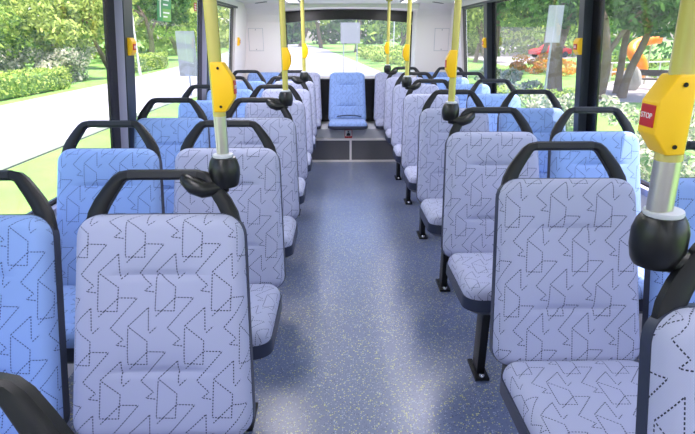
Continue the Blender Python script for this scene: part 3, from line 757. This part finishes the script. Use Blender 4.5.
trunk(8.7, 20.6, .28, -.02, 'stout grey trunk in the lawn left of the broad right window post', 31)
trunk(10.9, 19.6, .16, .10, 'leaning trunk just right of the broad right window post', 32)
trunk(11.6, 21.2, .15, -.10, 'slim trunk between the leaning trunk and the park bench', 33)
trunk(7.0, 24.0, .20, .05, 'pale slanting trunk at the left side of the wide right window', 34)

# ---------------------------------------------------------------- things in the garden and along the road
WOOD = plain('dark_bench_wood', srgb(70, 60, 56), .7, var=.2, vscale=10)
t = empty('park_bench', (14.0, 22.9, G), -.45); tag(t, 'long dark park bench on the grass left of the orange sculpture', 'bench')
MB().box(-.9, .9, -.22, .22, .40, .46, b=.01).build('seat', WOOD, t)
MB().box(-.9, .9, .22, .27, .55, .82, b=.01).build('backrest', WOOD, t)
for x in (-.65, .65): MB().box(x-.05, x+.05, -.18, .2, 0, .399, b=.01).box(x-.03, x+.03, .20, .219, .3, .8).build('leg', WOOD, t)
ORANGE = plain('orange_glossy_paint', srgb(255, 140, 20), .35)
t = empty('playground_slide', (14.6, 25.0, G), 0); tag(t, 'orange curving tube slide rising behind the park bench', 'slide')
ctrl = [(0, .15, .34), (.08, .1, .75), (-.12, 0, 1.08), (-.42, -.2, 1.28), (-.58, -.1, 1.52), (-.40, .15, 1.80), (0, .3, 1.98), (.5, .3, 2.08), (.95, .2, 2.12)]
pts = []
for i in range(len(ctrl)-1):
    a, b_, c_, d_ = (Vector(ctrl[min(max(j, 0), len(ctrl)-1)]) for j in (i-1, i, i+1, i+2))
    for q in range(4):
        u = q/4; pts.append(.5*((2*b_)+(c_-a)*u+(2*a-5*b_+4*c_-d_)*u*u+(3*b_-a-3*c_+d_)*u**3))
MB().tube(pts, [.33-.12*i/(len(pts)-1) for i in range(len(pts))], 14).build('tube', ORANGE, t, True)
for k2 in (16, 28): MB().tube([(pts[k2][0], pts[k2][1], 0), (pts[k2][0], pts[k2][1], pts[k2][2]-.2)], .05, 8).build('support_post', STEEL, t, True)
RAILM = plain('pale_rail_paint', srgb(205, 205, 200), .5)
t = empty('railing', (14.5, 26.6, G), .35); tag(t, 'thin pale railing running behind the park bench', 'railing')
MB().tube([(-2.2, 0, .95), (4.5, 0, .95)], .035, 8).tube([(-2.2, 0, .5), (4.5, 0, .5)], .03, 8).build('rail', RAILM, t, True)
for x in (-2.2, -.6, 1.1, 2.8, 4.5): MB().tube([(x, 0, 0), (x, 0, .97)], .035, 8).build('post', RAILM, t, True)
STONE = plain('grey_boulder', srgb(160, 156, 150), .9, var=.2, vscale=3, bump=.6, bscale=6)
rng = np.random.default_rng(2); bm = bmesh.new(); bmesh.ops.create_icosphere(bm, subdivisions=3, radius=1)
for v in bm.verts: v.co = Vector((v.co.x*.42, v.co.y*.35, v.co.z*.6+.5))*(1+.07*math.sin(v.co.x*5+v.co.z*3)+.05*math.sin(v.co.y*7))
me = bpy.data.meshes.new('boulder'); bm.to_mesh(me); bm.free(); me.materials.append(STONE); o = bpy.data.objects.new('boulder', me); C.objects.link(o); o.location = (12.9, 22.6, G-.04)
tag(o, 'upright grey boulder on the grass left of the park bench', 'rock')

BOARD = plain('grey_board_back', srgb(140, 140, 146), .5)
def board(x, y, z0, z1, w_, label, posts=1, split=True):
    t = empty('sign_board', (x, y, G)); tag(t, label, 'sign', 'backs of grey roadside boards')
    MB().box(-w_/2, w_/2, -.02, .02, z0-G, z1-G, b=.006).build('panel', BOARD, t)
    for px in ([0] if posts == 1 else [-w_*.35, w_*.35]):
        MB().tube([(px, .055, 0), (px, .055, z1-G)], .032, 8).build('post', GREYW, t, True)
        MB().box(px-.015, px+.015, -.0215, -.0202, z0-G, z1-G).build('channel', GREYW, t)
board(-5.9, 20.5, -.05, 1.62, .72, 'tall grey sign board at the roadside in the second left window')
board(5.75, 14.2, 1.27, 2.2, .40, 'narrow grey sign board in the wide right window')
board(.65, 30.0, 1.05, 2.15, 1.1, 'grey sign board seen in the middle of the rear window', 2)
def lamp_post(x, y, h, arm, label):
    t = empty('street_lamp', (x, y, G)); tag(t, label, 'street lamp', 'street lamps')
    MB().lathe([(.10, 0), (.09, .4), (.06, .5), (.045, h)], (0, 0, 0), 12).build('post', RAILM, t, True)
    MB().tube([(0, 0, h-.05), (arm*.3, 0, h+.12), (arm*.8, 0, h+.2)], .03, 8).build('arm', RAILM, t, True)
    MB().box(min(arm*.6, arm*1.3), max(arm*.6, arm*1.3), -.12, .12, h+.16, h+.26, b=.03).build('lamp_head', RAILM, t, True)
lamp_post(-12.2, 32, 6.0, 1.0, 'slim pale lamp post beyond the road in the second left window')
lamp_post(9.15, 32.8, 2.35, .8, 'short white lamp post seen in the farthest right window')
lamp_post(5.6, 54, 7.0, -1.2, 'tall lamp post at the right side of the rear window')
# parked red car
CARR = plain('red_car_paint', srgb(200, 30, 44), .3, coat=.5); TYRE = plain('tyre_rubber', srgb(24, 24, 26), .8); CARG = plain('car_glass', srgb(30, 38, 46), .1)
t = empty('parked_car', (23.4, 58, G), .2); tag(t, 'red car parked far off beyond the garden in the wide right window', 'car')
MB().prism([(-2.1, .35), (-2.15, .75), (-1.5, .95), (-.9, 1.0), (-.3, 1.42), (.9, 1.42), (1.5, 1.0), (2.1, .92), (2.15, .4)], -.85, .85, 'y').build('body', CARR, t)
MB().prism([(-.78, 1.01), (-.28, 1.37), (.86, 1.37), (1.36, 1.01)], -.855, .855, 'y').build('side_windows', CARG, t)
for x in (-1.35, 1.35):
    for y in (-.78, .78): MB().lathe([(.33, -.1), (.33, .1)], (x, y, .33), 18, Matrix.Rotation(math.pi/2, 3, 'X')).build('wheel', TYRE, t, True)
